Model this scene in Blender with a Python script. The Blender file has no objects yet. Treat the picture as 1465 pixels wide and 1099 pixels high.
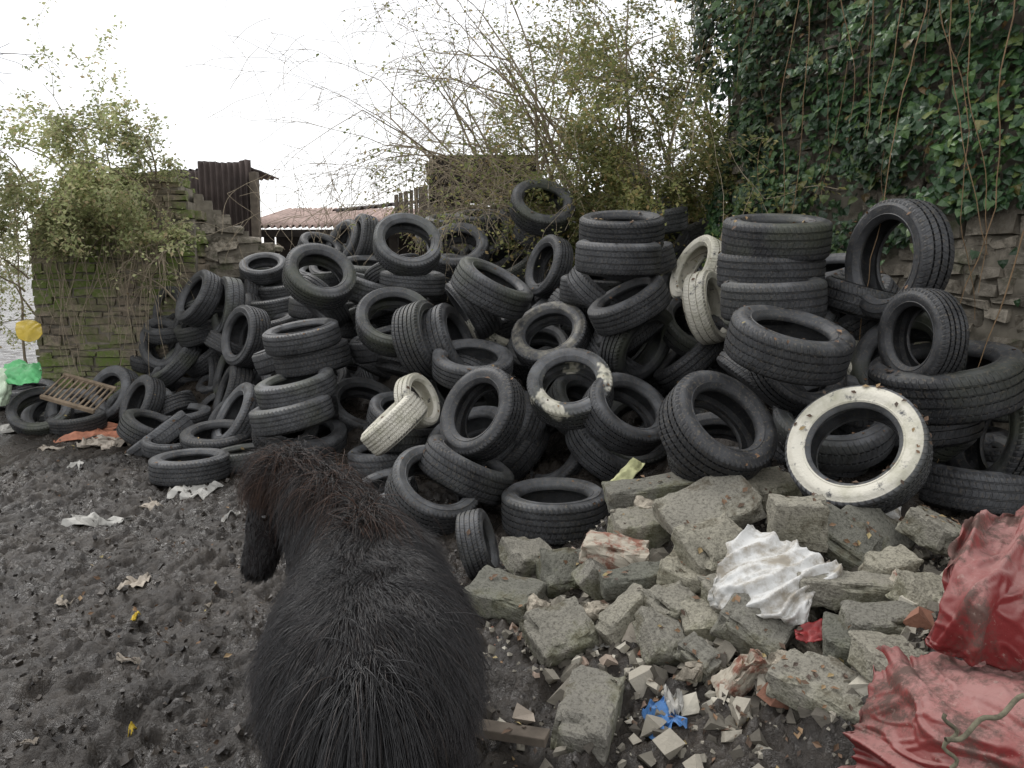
import bpy, bmesh, math, random
import numpy as np
from mathutils import Vector, Matrix, Quaternion, noise, kdtree
random.seed(7); rng=np.random.default_rng(7)
R=math.radians
scene=bpy.context.scene
# ------------------------------------------------------------ camera
F=1140.0; CX=732.5; CY=549.5; PITCH=R(8.5); CH=1.6
cp,sp=math.cos(PITCH),math.sin(PITCH)
cam=bpy.data.cameras.new("camera"); camo=bpy.data.objects.new("camera",cam)
scene.collection.objects.link(camo); scene.camera=camo
camo.location=(0,0,CH); camo.rotation_euler=(R(90)-PITCH,0,0)
cam.sensor_width=36; cam.lens=28.0; cam.clip_end=2000; cam.clip_start=0.05
FW=Vector((0,cp,-sp)); UP=Vector((0,sp,cp)); RT=Vector((1,0,0))
def S(u,v,d):   # site survey: bearing/elevation + distance -> world position
    return Vector((0,0,CH))+FW*d+RT*((u-CX)/F*d)+UP*((CY-v)/F*d)
def depth_at(v,z): return (CH-z)/((v-CY)/F*cp+sp)
# ------------------------------------------------------------ material helper
class NT:
    def __init__(s,name):
        s.m=bpy.data.materials.new(name); s.m.use_nodes=True
        s.t=s.m.node_tree; s.b=s.t.nodes['Principled BSDF']; s.out=s.t.nodes['Material Output']
    def n(s,typ,**k):
        nd=s.t.nodes.new(typ)
        for a,b in k.items(): setattr(nd,a,b)
        return nd
    def l(s,a,b): s.t.links.new(a,b)
    def noise(s,scale,detail=4,rough=.6,coord='Object'):
        tc=s.n('ShaderNodeTexCoord'); nd=s.n('ShaderNodeTexNoise')
        nd.inputs['Scale'].default_value=scale; nd.inputs['Detail'].default_value=detail; nd.inputs['Roughness'].default_value=rough
        s.l(tc.outputs[coord],nd.inputs['Vector']); return nd.outputs['Fac']
    def ramp(s,fac,stops):
        r=s.n('ShaderNodeValToRGB'); e=r.color_ramp.elements
        while len(e)<len(stops): e.new(.5)
        for i,(p,c) in enumerate(stops):
            e[i].position=p
            if not hasattr(c,'__len__'): c=(c,c,c)
            e[i].color=(c[0],c[1],c[2],1)
        s.l(fac,r.inputs['Fac']); return r.outputs['Color']
    def mix(s,fac,a,b,mode='MIX'):
        m=s.n('ShaderNodeMix',data_type='RGBA',blend_type=mode)
        for sock,val in ((m.inputs[0],fac),(m.inputs[6],a),(m.inputs[7],b)):
            if isinstance(val,bpy.types.NodeSocket): s.l(val,sock)
            elif hasattr(val,'__len__'): sock.default_value=(val[0],val[1],val[2],1)
            else: sock.default_value=val
        return m.outputs[2]
    def math(s,op,a,b=0.0,c=0.0):
        m=s.n('ShaderNodeMath',operation=op)
        for i,val in enumerate((a,b,c)):
            if isinstance(val,bpy.types.NodeSocket): s.l(val,m.inputs[i])
            else: m.inputs[i].default_value=val
        return m.outputs[0]
    def attr(s,name):
        a=s.n('ShaderNodeAttribute',attribute_name=name); return a.outputs['Fac']
    def upz(s):
        g=s.n('ShaderNodeNewGeometry'); x=s.n('ShaderNodeSeparateXYZ'); s.l(g.outputs['Normal'],x.inputs[0]); return x.outputs[2]
    def island(s):
        g=s.n('ShaderNodeNewGeometry'); return g.outputs['Random Per Island']
    def orand(s):
        g=s.n('ShaderNodeObjectInfo'); return g.outputs['Random']
    def bump(s,h,dist=.01,st=.6,prev=None):
        b=s.n('ShaderNodeBump'); b.inputs['Distance'].default_value=dist; b.inputs['Strength'].default_value=st
        s.l(h,b.inputs['Height'])
        if prev: s.l(prev,b.inputs['Normal'])
        s.l(b.outputs[0],s.b.inputs['Normal']); return b.outputs[0]
    def col(s,c):
        if isinstance(c,bpy.types.NodeSocket): s.l(c,s.b.inputs['Base Color'])
        else: s.b.inputs['Base Color'].default_value=(c[0],c[1],c[2],1)
    def rough(s,r):
        if isinstance(r,bpy.types.NodeSocket): s.l(r,s.b.inputs['Roughness'])
        else: s.b.inputs['Roughness'].default_value=r
    def spec(s,v): s.b.inputs['Specular IOR Level'].default_value=v
def simple(name,c,r=.7,sp_=.3,nsc=None,var=.4,bd=.004):
    m=NT(name); 
    if nsc:
        f=m.noise(nsc); m.col(m.mix(m.ramp(f,[(.3,0),(.7,1)]),[x*(1-var) for x in c],[min(1,x*(1+var)) for x in c])); m.bump(f,bd)
    else: m.col(c)
    m.rough(r); m.spec(sp_); return m.m
# --- tyres
def tire_mat(name,kind):
    m=NT(name)
    uv=m.n('ShaderNodeUVMap'); uv.uv_map='UVMap'; x=m.n('ShaderNodeSeparateXYZ'); m.l(uv.outputs[0],x.inputs[0])
    tr=m.attr('tread'); side=m.attr('side')
    rnd=m.orand()
    base=m.mix(rnd,(.012,.0125,.014),(.038,.039,.041))
    n1=m.noise(5,4,.65); n2=m.noise(38,3,.7); n3=m.noise(1.6,2)
    up=m.math('MULTIPLY_ADD',m.upz(),.5,.5)
    dust=m.math('MULTIPLY',m.math('MULTIPLY_ADD',up,.85,.12),m.ramp(n1,[(.34,.08),(.68,1)]))
    dust=m.math('MULTIPLY',dust,m.math('MULTIPLY_ADD',rnd,.9,.35))
    c=m.mix(dust,base,(.145,.150,.158))
    sm=m.math('MULTIPLY',m.ramp(n2,[(.54,0),(.66,1)]),m.math('MULTIPLY',up,.7))
    c=m.mix(sm,c,(.15,.125,.09))
    alg=m.math('MULTIPLY',m.ramp(n3,[(.48,0),(.7,.5)]),m.ramp(m.math('FRACT',m.math('MULTIPLY',rnd,7.3)),[(.5,0),(.9,1)]))
    c=m.mix(alg,c,(.07,.08,.038))
    if kind!='rubber':
        pn=m.noise(7,5,.7)
        if kind=='cream': mask=m.ramp(pn,[(.34,0),(.42,1)])
        elif kind=='side': mask=m.math('MULTIPLY',m.ramp(pn,[(.34,0),(.43,1)]),m.ramp(side,[(.3,0),(.5,1)]))
        elif kind=='grime': mask=m.math('MULTIPLY',m.ramp(pn,[(.42,0),(.6,.8)]),m.ramp(side,[(.3,0),(.5,1)]))
        else: mask=m.ramp(m.noise(1.8,4,.6),[(.58,0),(.62,1)])
        pc=m.mix(m.ramp(m.noise(3,5,.7),[(.48,0),(.75,1)]),(.64,.61,.52),(.34,.33,.23)) if kind!='grime' else m.mix(pn,(.2,.18,.14),(.34,.32,.26))
        c=m.mix(mask,c,pc)
    m.col(c); m.rough(m.math('MULTIPLY_ADD',n1,.35,.38)); m.spec(.45)
    ay=m.math('ABSOLUTE',x.outputs[1])
    s1=m.math('SINE',m.math('ADD',m.math('MULTIPLY',x.outputs[0],2*math.pi*62),m.math('MULTIPLY',ay,9.0)))
    s1=m.ramp(m.math('MULTIPLY_ADD',s1,.5,.5),[(.12,0),(.3,1)])
    h=m.math('MULTIPLY',m.math('MULTIPLY',s1,tr),1.0)
    b=m.bump(h,.018,.8)
    m.bump(n2,.008,.45,b)
    return m.m
M_T=tire_mat('tire_rubber','rubber'); M_TC=tire_mat('tire_cream_paint','cream'); M_TS=tire_mat('tire_whitewall','side'); M_TP=tire_mat('tire_part_painted','part'); M_TG=tire_mat('tire_grimy','grime')
def tire_mesh(name,wf,rin,gro,seg=60):
    hw=.158*wf
    pts=[(rin,.66*hw,0,0),(rin+.012,.8*hw,0,0),(rin+.03,.86*hw,0,0),(rin+.036,.93*hw,0,1),(rin+.045,.955*hw,0,1),(rin+.05,.93*hw,0,1),
         (rin+.085,hw,0,1),(rin+.115,1.02*hw,0,1),(.438,.985*hw,0,1),(.442,.965*hw,0,1),(.462,.93*hw,0,.6),(.478,.87*hw,.4,0),(.488,.80*hw,1,0)]
    g=[]
    for y in gro:
        y*=hw
        g+=[(.4955-abs(y+.008)*.03,y+.009,1,0),(.481,y+.006,0,0),(.481,y-.006,0,0),(.4955-abs(y)*.03,y-.009,1,0)]
    mir=[(r,-y,a,b) for r,y,a,b in reversed(pts)]
    inner=[(rin+.004,-.52*hw,0,0),(rin+.05,-.80*hw,0,0),(.42,-.86*hw,0,0),(.462,-.70*hw,0,0),(.468,0,0,0),(.462,.70*hw,0,0),(.42,.86*hw,0,0),(rin+.05,.80*hw,0,0),(rin+.004,.52*hw,0,0)]
    prof=pts+g+mir+inner; n=len(prof)
    V=[];Fc=[];ta=[];sa=[]
    for i in range(seg):
        a=2*math.pi*i/seg; c,s=math.cos(a),math.sin(a)
        for r,y,t,sd in prof:
            V.append((r*c,r*s,y)); ta.append(t); sa.append(sd)
    uvs=[]
    for i in range(seg):
        j=(i+1)%seg
        for k in range(n):
            l=(k+1)%n
            Fc.append((i*n+k,j*n+k,j*n+l,i*n+l))
            uvs+=[(i/seg,prof[k][1]/hw),((i+1)/seg,prof[k][1]/hw),((i+1)/seg,prof[l][1]/hw),(i/seg,prof[l][1]/hw)]
    me=bpy.data.meshes.new(name); me.from_pydata(V,[],Fc)
    u=me.uv_layers.new(name='UVMap'); u.data.foreach_set('uv',np.array(uvs,dtype=np.float32).ravel())
    for nm,arr in (('tread',ta),('side',sa)):
        at=me.attributes.new(nm,'FLOAT','POINT'); at.data.foreach_set('value',np.array(arr,dtype=np.float32))
    me.shade_smooth(); me.set_sharp_from_angle(angle=R(38))
    bm=bmesh.new(); bm.from_mesh(me); bmesh.ops.recalc_face_normals(bm,faces=bm.faces); bm.to_mesh(me); bm.free()
    return me
variants=[]
for nm,wf,rin,gro in (('a',1.0,.305,(.52,.18,-.18,-.52)),('b',.9,.325,(.45,0,-.45)),('c',1.12,.30,(.55,.2,-.2,-.55)),('d',1.0,.335,(.3,-.3)),('e',1.18,.32,(.6,.3,0,-.3,-.6))):
    variants.append(tire_mesh('tire_mesh_'+nm,wf,rin,gro))
mats={'r':M_T,'c':M_TC,'s':M_TS,'p':M_TP,'m':M_TG}
matmesh={}
def get_mesh(vi,mk):
    if (vi,mk) not in matmesh:
        me=variants[vi].copy(); me.materials.append(mats[mk]); matmesh[(vi,mk)]=me
    return matmesh[(vi,mk)]
tires=[]
def add_tire(p,n,D,mk='r',vi=None):
    if vi is None: vi=random.choice((0,0,1,2,2,3,4))
    o=bpy.data.objects.new('tire',get_mesh(vi,mk)); scene.collection.objects.link(o)
    q=n.to_track_quat('Z','Y') @ Quaternion((0,0,1),random.uniform(0,6.28))
    o.rotation_mode='QUATERNION'; o.rotation_quaternion=q; o.location=p
    o.scale=(D,D*random.uniform(.92,1.0),D); return o
# bearing px, elevation px, width px, tilt, lean-direction, opts
T=[ # far left
(58,590,86,42,105,'g.2'),(110,604,78,76,95,'g.1'),(36,562,84,76,90,'g.22'),(162,566,88,55,155,'g.27'),(203,578,84,66,155,'g.25'),
(236,492,78,36,165,''),(252,520,80,80,135,''),(296,508,78,76,130,''),(255,600,92,76,92,'g.12'),(244,636,78,70,90,'g.12'),
(312,632,104,70,92,'g.14'),(272,668,112,78,90,'g.1'),(268,562,74,80,105,''),(226,548,66,70,120,''),(285,427,84,70,150,''),(246,446,74,60,170,''),
(294,448,68,32,180,''),(326,438,84,75,170,''),(350,425,70,75,165,''),(242,470,70,70,100,''),(377,384,68,62,95,''),(352,482,90,62,165,''),(312,476,56,72,95,'D.46'),
(334,532,84,76,160,''),(308,548,80,80,172,''),(376,522,80,68,30,''),(342,598,104,72,150,''),(332,566,90,80,160,''),(375,600,90,75,160,''),(352,655,90,80,95,'g.1'),
(290,470,80,78,110,''),(345,455,80,70,150,''),(382,470,84,80,100,''),
# left ridge
(457,395,108,46,72,''),(406,418,76,82,100,''),(386,404,62,74,92,'D.5'),(396,438,80,82,100,''),(460,441,94,84,84,''),(458,356,64,62,70,'D.5'),(494,350,74,60,150,'D.58'),
(518,345,80,74,165,''),(583,350,106,44,82,'D.64'),(656,358,92,48,100,''),(690,318,84,80,90,''),(640,322,66,80,90,'D.52'),(704,338,74,44,140,'D.54'),(734,325,76,60,150,'D.56'),
(776,297,96,48,78,''),(790,332,86,82,92,''),(905,275,84,74,165,''),(936,312,96,80,92,''),(972,297,84,70,100,''),(985,330,90,76,110,''),(860,298,70,70,95,'D.54'),(1010,305,80,75,80,'D.58'),
(524,386,84,76,90,''),(532,418,100,84,72,''),(590,404,100,84,86,''),(432,482,112,80,100,''),(447,512,110,84,100,''),(512,500,84,80,95,''),(480,430,80,80,90,''),
(565,460,114,42,88,''),(626,425,84,80,95,''),(650,388,70,76,90,''),(606,488,118,66,18,''),(642,492,116,70,22,''),(675,440,80,75,80,''),(500,460,90,78,90,''),(545,480,90,80,90,''),
# centre-left foot
(424,556,116,78,102,''),(418,592,118,82,102,''),(436,630,122,64,88,'g.2'),(520,585,112,48,68,'g.38'),(552,522,94,84,66,''),(490,538,84,54,118,''),(470,560,90,75,100,''),
(597,574,82,58,20,'cD.40'),(564,606,104,86,132,'cD.50'),(638,572,80,62,40,'D.44'),(676,522,118,64,88,'D.6'),(704,468,84,60,45,'cD.48'),(704,412,120,76,62,''),
(690,592,138,44,150,''),(735,615,120,66,150,''),(667,672,140,78,62,''),(620,700,140,46,62,'g.24'),(556,655,118,78,96,''),(548,705,100,66,110,'g.14'),(735,655,120,72,140,''),
(788,482,114,44,112,'mD.6'),(816,555,132,42,100,'p'),(792,668,122,40,140,''),(793,730,158,72,92,'g.12'),(684,782,108,78,12,'g.15'),(640,560,90,60,60,''),(590,540,80,70,80,''),
# centre
(852,416,104,84,86,'D.56'),(884,368,128,85,88,''),(889,332,124,80,90,''),(785,382,92,60,158,'D.56'),(762,442,98,72,125,''),(738,385,80,74,120,'D.56'),(820,395,80,80,90,'D.56'),
(900,436,128,76,116,''),(912,490,124,56,-30,''),(896,592,134,50,52,''),(868,642,126,66,52,''),(1026,612,180,52,50,''),(988,512,122,80,132,''),(966,470,92,80,95,''),(1050,545,110,80,130,''),
(938,676,112,80,112,''),(960,420,90,76,100,''),(1000,352,90,70,110,''),(1000,388,104,62,152,'cD.54'),(1012,440,108,70,14,'cD.52'),(930,540,110,75,120,''),(870,520,100,70,100,''),(960,570,110,76,110,''),
# right stack
(1110,340,152,82,88,''),(1102,386,150,85,90,''),(1106,428,158,84,92,''),(1128,492,176,72,76,''),(1180,400,130,75,100,'D.6'),(1060,470,100,75,80,'D.5'),
(1282,372,180,52,178,'D.68'),(1318,482,144,50,180,'D.5'),(1222,452,140,72,128,'D.6'),(1352,545,202,72,98,'D.72'),(1300,590,190,78,95,'D.74'),(1425,625,170,52,172,'D.62'),(1395,694,168,82,90,'D.62'),
(1226,645,196,26,120,'s'),(1192,602,176,52,92,'D.66'),(1112,582,120,76,110,''),(1120,640,130,78,90,'D.6'),(1232,526,90,60,50,'cD.36'),(1210,648,160,80,88,'D.7'),(1270,700,150,80,90,'D.68'),(1440,560,160,76,90,'D.72'),(1190,545,130,80,95,'D.6'),(1060,590,140,78,90,'D.65'),
(1360,640,150,80,95,'D.68')]
sup=[]
for (u,v,w,th,ph,op) in T:
    mk='r'
    if op[:1] in('c','s','p','m'): mk=op[0]; op=op[1:]
    if op.startswith('g'):
        gz=float(op[1:]); d=depth_at(v,gz); D=w*d/F; 
        if D>.72: D=.66
    elif op.startswith('D'): D=float(op[1:]); d=D*F/w
    else:
        D=.62; d=D*F/w
        if d>9.0: d=9.0; D=w*d/F
    p=S(u,v,d)
    vd=(p-Vector((0,0,CH))).normalized()
    rt=vd.cross(Vector((0,0,1))).normalized(); up=rt.cross(vd)
    t,f=R(th),R(ph)
    n=-vd*math.cos(t)+(rt*math.cos(f)+up*math.sin(f))*math.sin(t)
    hz=abs(n.z)*.15*D+math.sqrt(max(0,1-n.z**2))*.5*D
    if p.z<hz-.05: p.z=hz-.05
    add_tire(p,n,D,mk,2 if (u>1060 and th>70) else (0 if mk in'sm' else None)); tires.append((p,D,vd,v))
nvis=len(tires)
for (p,D,vd,v) in list(tires):
    for k,off in enumerate((.34,.66)):
        if k==1 and v<400: continue
        if v>640: continue
        q=p+vd*off+Vector((random.uniform(-.15,.15),random.uniform(-.05,.1),-.14-.08*k-(.1 if v<400 else 0)+random.uniform(-.06,.02)))
        if q.z<.12: q.z=.12
        if k==1 and (random.random()<.25 or q.y>9.0): continue
        n=Vector((random.uniform(-.8,.8),random.uniform(-.8,.4),random.uniform(.5,1))).normalized()
        add_tire(q,n,random.uniform(.54,.6)); tires.append((q,.57,vd,v))
# ------------------------------------------------------------ concrete blocks
M_con=NT('concrete'); m=M_con
a=m.noise(70,5,.8); b=m.noise(4,4); vo=m.n('ShaderNodeTexVoronoi'); vo.inputs['Scale'].default_value=110
tc=m.n('ShaderNodeTexCoord'); m.l(tc.outputs['Object'],vo.inputs['Vector']); rn=m.orand()
c=m.mix(m.ramp(b,[(.3,0),(.7,1)]),(.18,.175,.155),(.30,.29,.255)); c=m.mix(m.ramp(a,[(.36,.85),(.52,0)]),c,(.08,.076,.066))
c=m.mix(1.0,c,m.ramp(rn,[(0,(.68,.70,.66)),(.5,(1.05,1.03,1)),(1,(1.5,1.45,1.3))]),'MULTIPLY')
c=m.mix(m.math('MULTIPLY',m.ramp(m.noise(4,5,.7),[(.48,0),(.64,1)]),m.math('MULTIPLY_ADD',m.math('FRACT',m.math('MULTIPLY',rn,9.7)),.6,.1)),c,(.12,.135,.06))
c=m.mix(m.ramp(m.noise(8,5,.7),[(.54,0),(.68,.75)]),c,(.09,.072,.052))
m.col(c); m.rough(.95); m.spec(.15); bb=m.bump(vo.outputs['Distance'],.005,.6); m.bump(a,.007,.7,bb)
M_stone=NT('rubble_stone'); m=M_stone
a=m.noise(12,6,.7); isl=m.island()
c=m.mix(isl,(.19,.17,.14),(.46,.41,.33)); c=m.mix(m.ramp(a,[(.4,0),(.62,1)]),c,(.13,.115,.09))
c=m.mix(m.ramp(m.noise(3,4),[(.55,0),(.68,.6)]),c,(.085,.10,.05)); m.col(c); m.rough(.92); m.spec(.2); m.bump(a,.025,.9)
M_brick=NT('mossy_brick'); m=M_brick
a=m.noise(14,6,.7); isl=m.island()
c=m.mix(isl,(.20,.165,.125),(.36,.30,.23)); c=m.mix(m.ramp(a,[(.45,0),(.62,.8)]),c,(.13,.115,.09))
c=m.mix(m.math('MULTIPLY',m.ramp(m.noise(1.7,5,.65),[(.40,0),(.56,.95)]),m.ramp(m.noise(20,4,.7),[(.35,.3),(.55,1)])),c,(.13,.18,.045)); m.col(c); m.rough(.95); m.spec(.15); m.bump(a,.02,.8)
M_red=NT('red_brick_lump'); m=M_red
a=m.noise(14,6,.7); c=m.mix(m.ramp(a,[(.40,0),(.52,1)]),(.24,.11,.075),(.40,.36,.29)); m.col(c); m.rough(.9); m.bump(a,.01)
def block(name,p,dims,rot,mat,amp=.007,chip=.045,seed=0):
    bm=bmesh.new(); bmesh.ops.create_cube(bm,size=1)
    for v in bm.verts: v.co=Vector((v.co.x*dims[0],v.co.y*dims[1],v.co.z*dims[2]))
    bmesh.ops.bevel(bm,geom=bm.edges[:],offset=.006,segments=1,affect='EDGES')
    bmesh.ops.subdivide_edges(bm,edges=[e for e in bm.edges if e.calc_length()>.05],cuts=9,use_grid_fill=True)
    bmesh.ops.triangulate(bm,faces=[f for f in bm.faces if len(f.verts)>4])
    so=Vector((seed*3.1,seed*1.7,seed*.9))
    hd=Vector(dims)*.5
    for v in bm.verts:
        nv=noise.noise_vector(v.co*6+so)*amp*1.5+noise.noise_vector(v.co*50+so)*amp*.5
        e=[abs(v.co[i])/hd[i] for i in range(3)]
        es=sorted(e); edge=max(0,(es[1]-.66)/.34)
        c=(max(0,noise.noise(v.co*8+so*2)+.02)+.5*max(0,noise.noise(v.co*21+so)))*chip*2.2*edge
        v.co=v.co+nv-v.co.normalized()*c
    me=bpy.data.meshes.new(name); bm.to_mesh(me); bm.free(); me.materials.append(mat)
    o=bpy.data.objects.new(name,me); scene.collection.objects.link(o); o.location=p; o.rotation_euler=[R(x) for x in rot]; return o
B=[ # u,v,d,dims,rot
(843,1022,2.74,(.38,.19,.14),(4,-3,72)),(722,852,3.62,(.32,.25,.11),(8,6,-24)),(800,905,3.2,(.26,.22,.11),(28,-10,24)),(897,882,3.18,(.26,.13,.12),(-8,-30,30)),
(756,798,3.95,(.26,.2,.12),(20,10,40)),(806,822,3.75,(.22,.22,.14),(35,0,12)),(920,832,3.4,(.36,.13,.12),(6,-6,6)),
(935,706,4.2,(.5,.2,.14),(4,-6,4)),(1015,728,3.65,(.44,.28,.11),(24,-18,14)),(1022,785,3.35,(.28,.24,.12),(32,-10,28)),(1068,702,3.95,(.44,.22,.1),(8,8,-22)),
(1140,748,3.3,(.225,.12,.215),(8,0,-3)),(1205,772,3.35,(.3,.2,.1),(30,30,-30)),(1250,762,3.4,(.3,.2,.1),(25,35,-40)),(1222,846,2.92,(.42,.13,.11),(6,4,-6)),(1272,893,2.72,(.30,.16,.11),(10,-3,4)),
(1275,815,3.05,(.2,.14,.12),(10,0,20)),(1080,898,2.9,(.24,.2,.13),(28,22,-34)),(960,868,3.15,(.2,.16,.11),(20,0,30)),(950,915,3.0,(.20,.2,.1),(30,20,20)),(1012,888,3.05,(.2,.16,.09),(22,-12,-10)),
(1178,985,2.52,(.30,.22,.1),(10,10,-40)),(915,758,3.85,(.26,.2,.14),(10,0,12)),(1328,855,2.8,(.22,.2,.12),(15,12,30)),(1335,760,3.3,(.26,.2,.12),(20,12,50)),(860,835,3.55,(.22,.14,.13),(6,40,10)),
(1100,700,3.9,(.3,.2,.12),(14,0,30)),(1170,830,3.1,(.24,.2,.1),(0,15,20)),(985,820,3.35,(.24,.2,.1),(12,0,60)),(1060,850,3.1,(.3,.2,.1),(6,0,20)),(1290,950,2.5,(.3,.2,.12),(6,10,20)),(1235,925,2.7,(.26,.2,.1),(6,4,-20)),(1000,940,2.85,(.16,.12,.08),(16,20,-50))]
for i,(u,v,d,dm,rt_) in enumerate(B):
    p=S(u,v,d); 
    block('concrete_block',p,dm,rt_,M_con.m,seed=i+1)
    sup.append((p.x,p.y+.04,max(0,p.z-dm[2]*.5-.02)))
for i,(u,v,d,dm,rt_,mt) in enumerate([(1064,962,2.72,(.10,.09,.2),(20,30,10),M_red.m),(880,795,3.65,(.28,.18,.15),(10,10,-10),M_red.m),(1180,925,2.85,(.14,.12,.1),(10,0,20),M_stone.m),(935,735,4.0,(.2,.16,.12),(10,10,10),M_stone.m),(850,880,3.3,(.14,.1,.09),(10,10,10),M_stone.m),(1120,960,2.7,(.12,.1,.07),(10,0,50),M_stone.m),(1300,840,2.9,(.16,.1,.08),(10,20,20),M_red.m),(770,870,3.45,(.12,.1,.07),(10,30,20),M_stone.m),(990,960,2.8,(.12,.08,.06),(10,20,60),M_stone.m)]):
    p=S(u,v,d); block('broken_brick' if mt==M_red.m else 'field_stone',p,dm,rt_,mt,amp=.02,chip=.08,seed=50+i); sup.append((p.x,p.y+.03,max(0,p.z-.09)))
# ------------------------------------------------------------ cloth surface helper
def catmull(a,b,c,d,t):
    return .5*((2*b)+(-a+c)*t+(2*a-5*b+4*c-d)*t*t+(-a+3*b-3*c+d)*t*t*t)
def cloth(name,rows,mat,res=14,amp=.02,fs=6,seed=0,fine=.25,thick=.002,ragged=0.0,drape=None,parent=None):
    G=[[S(*q) for q in r] for r in rows]
    nr,nc=len(G),len(G[0])
    def g(i,j): return G[max(0,min(nr-1,i))][max(0,min(nc-1,j))]
    V=[];NR=(nr-1)*res+1;NC=(nc-1)*res+1
    so=Vector((seed*2.3,seed,0))
    P=[[None]*NC for _ in range(NR)]
    for a in range(NR):
        i=min(nr-2,a//res); t=(a-i*res)/res
        for b in range(NC):
            j=min(nc-2,b//res); s=(b-j*res)/res
            rr=[catmull(g(i+k,j-1),g(i+k,j),g(i+k,j+1),g(i+k,j+2),s) for k in(-1,0,1,2)]
            P[a][b]=catmull(*rr,t)
    for a in range(NR):
        for b in range(NC):
            p=P[a][b]
            du=P[a][min(NC-1,b+1)]-P[a][max(0,b-1)]; dv=P[min(NR-1,a+1)][b]-P[max(0,a-1)][b]
            n=du.cross(dv); n=n.normalized() if n.length>1e-9 else Vector((0,0,1))
            if drape:
                ta,tb=a/res,b/res
                wv=noise.noise_vector(Vector((ta*.7,tb*.7,seed)))
                x1=tb*drape[0]+ta*drape[1]+wv.x*.9
                r1=abs(noise.noise(Vector((x1,ta*.4+wv.y*.6,seed*1.3))))
                r2=abs(noise.noise(Vector((x1*1.8+3,ta*1.1+tb*.6+wv.z*.7,seed))))
                r3=abs(noise.noise(Vector((tb*1.9+wv.x,ta*2.6+wv.z,seed+4))))
                x=p-n*amp*(3.0*max(0,.32-r1)+1.2*max(0,.22-r2)+.7*max(0,.16-r3)-.5)
                x+=noise.noise_vector(p*60)*.0008
            else:
                q=p*fs+so
                w=noise.noise_vector(q*.6)*1.2
                r1=1-abs(noise.noise(q+w))*2.6; r2=1-abs(noise.noise((q+w)*2.3+so))*2.6
                x=p+n*(amp*(r1*.9+r2*.4))+noise.noise_vector(q*4)*amp*fine
            if ragged and (a in(0,NR-1) or b in(0,NC-1)): x+=noise.noise_vector(p*14)*ragged
            V.append(x)
    Fc=[(a*NC+b,a*NC+b+1,(a+1)*NC+b+1,(a+1)*NC+b) for a in range(NR-1) for b in range(NC-1)]
    me=bpy.data.meshes.new(name); me.from_pydata(V,[],Fc); me.shade_smooth(); me.materials.append(mat)
    o=bpy.data.objects.new(name,me); scene.collection.objects.link(o)
    md=o.modifiers.new('t','SOLIDIFY'); md.thickness=thick
    if parent: o.parent=parent
    return o,G
M_tarp=NT('red_tarp_pvc'); m=M_tarp
a=m.noise(3,5,.6); f=m.noise(45,4,.7); up=m.upz()
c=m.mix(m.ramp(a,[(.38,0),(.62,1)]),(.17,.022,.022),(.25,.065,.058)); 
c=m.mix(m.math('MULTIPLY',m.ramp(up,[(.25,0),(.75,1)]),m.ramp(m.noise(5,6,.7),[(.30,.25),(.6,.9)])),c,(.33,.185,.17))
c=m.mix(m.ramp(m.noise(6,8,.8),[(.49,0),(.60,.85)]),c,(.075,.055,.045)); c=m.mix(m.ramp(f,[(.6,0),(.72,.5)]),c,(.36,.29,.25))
m.col(c); m.rough(m.math('MULTIPLY_ADD',f,.3,.62)); m.spec(.2); m.bump(m.noise(14,6,.75),.009,.6)
rt=bpy.data.objects.new('red_tarpaulin',None); scene.collection.objects.link(rt)
rows=[[(1385,752,2.6),(1432,735,2.65),(1500,722,2.7),(1620,705,2.8)],
[(1358,800,2.42),(1410,795,2.42),(1490,800,2.4),(1620,810,2.5)],
[(1345,870,2.36),(1395,868,2.24),(1480,870,2.24),(1620,880,2.2)],
[(1325,925,2.34),(1390,950,2.26),(1480,970,2.22),(1620,970,2.1)]]
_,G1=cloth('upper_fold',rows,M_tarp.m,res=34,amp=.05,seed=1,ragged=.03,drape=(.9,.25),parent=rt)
rows=[[(1250,945,2.44),(1310,930,2.42),(1400,928,2.38),(1500,935,2.3),(1640,935,2.2)],
[(1236,985,2.32),(1310,985,2.16),(1400,995,2.08),(1500,1010,2.0),(1640,1020,1.9)],
[(1218,1045,2.26),(1300,1060,2.07),(1400,1075,1.97),(1510,1090,1.86),(1640,1100,1.7)],
[(1212,1110,2.2),(1290,1140,2.04),(1400,1170,1.9),(1520,1190,1.78),(1640,1200,1.62)],
[(1205,1170,2.16),(1280,1240,2.0),(1400,1290,1.9),(1520,1310,1.78),(1640,1330,1.65)]]
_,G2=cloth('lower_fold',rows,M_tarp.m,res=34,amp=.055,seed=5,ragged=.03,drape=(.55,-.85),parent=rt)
for G in (G1,G2):
    for r in G:
        for q in r: sup.append((q.x,q.y+.02,max(0,q.z-.14)))
M_white=NT('white_plastic'); m=M_white; a=m.noise(9,5,.7); m.col(m.mix(m.ramp(a,[(.45,0),(.62,1)]),(.58,.58,.56),(.29,.26,.21))); m.rough(.65); m.bump(m.noise(25,4),.008,.6)
cloth('white_plastic_sack',[[(1075,752,3.22),(1120,772,3.13),(1165,795,3.02),(1205,808,2.96)],[(1040,790,3.12),(1092,802,3.02),(1150,818,2.93),(1196,828,2.9)],
[(1020,838,3.05),(1070,842,2.93),(1125,850,2.87),(1166,850,2.86)],[(1028,872,3.0),(1075,880,2.88),(1125,888,2.83),(1155,893,2.82)]],M_white.m,res=26,amp=.03,seed=3,ragged=.03,drape=(1.5,.9))
cloth('white_plastic_sack',[[(1190,722,3.7),(1230,715,3.7),(1290,722,3.7)],[(1180,745,3.6),(1230,740,3.55),(1290,750,3.5)],[(1200,765,3.5),(1240,765,3.45),(1280,775,3.4)]],M_white.m,res=18,amp=.03,seed=13,ragged=.04,drape=(1,.4))
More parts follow.
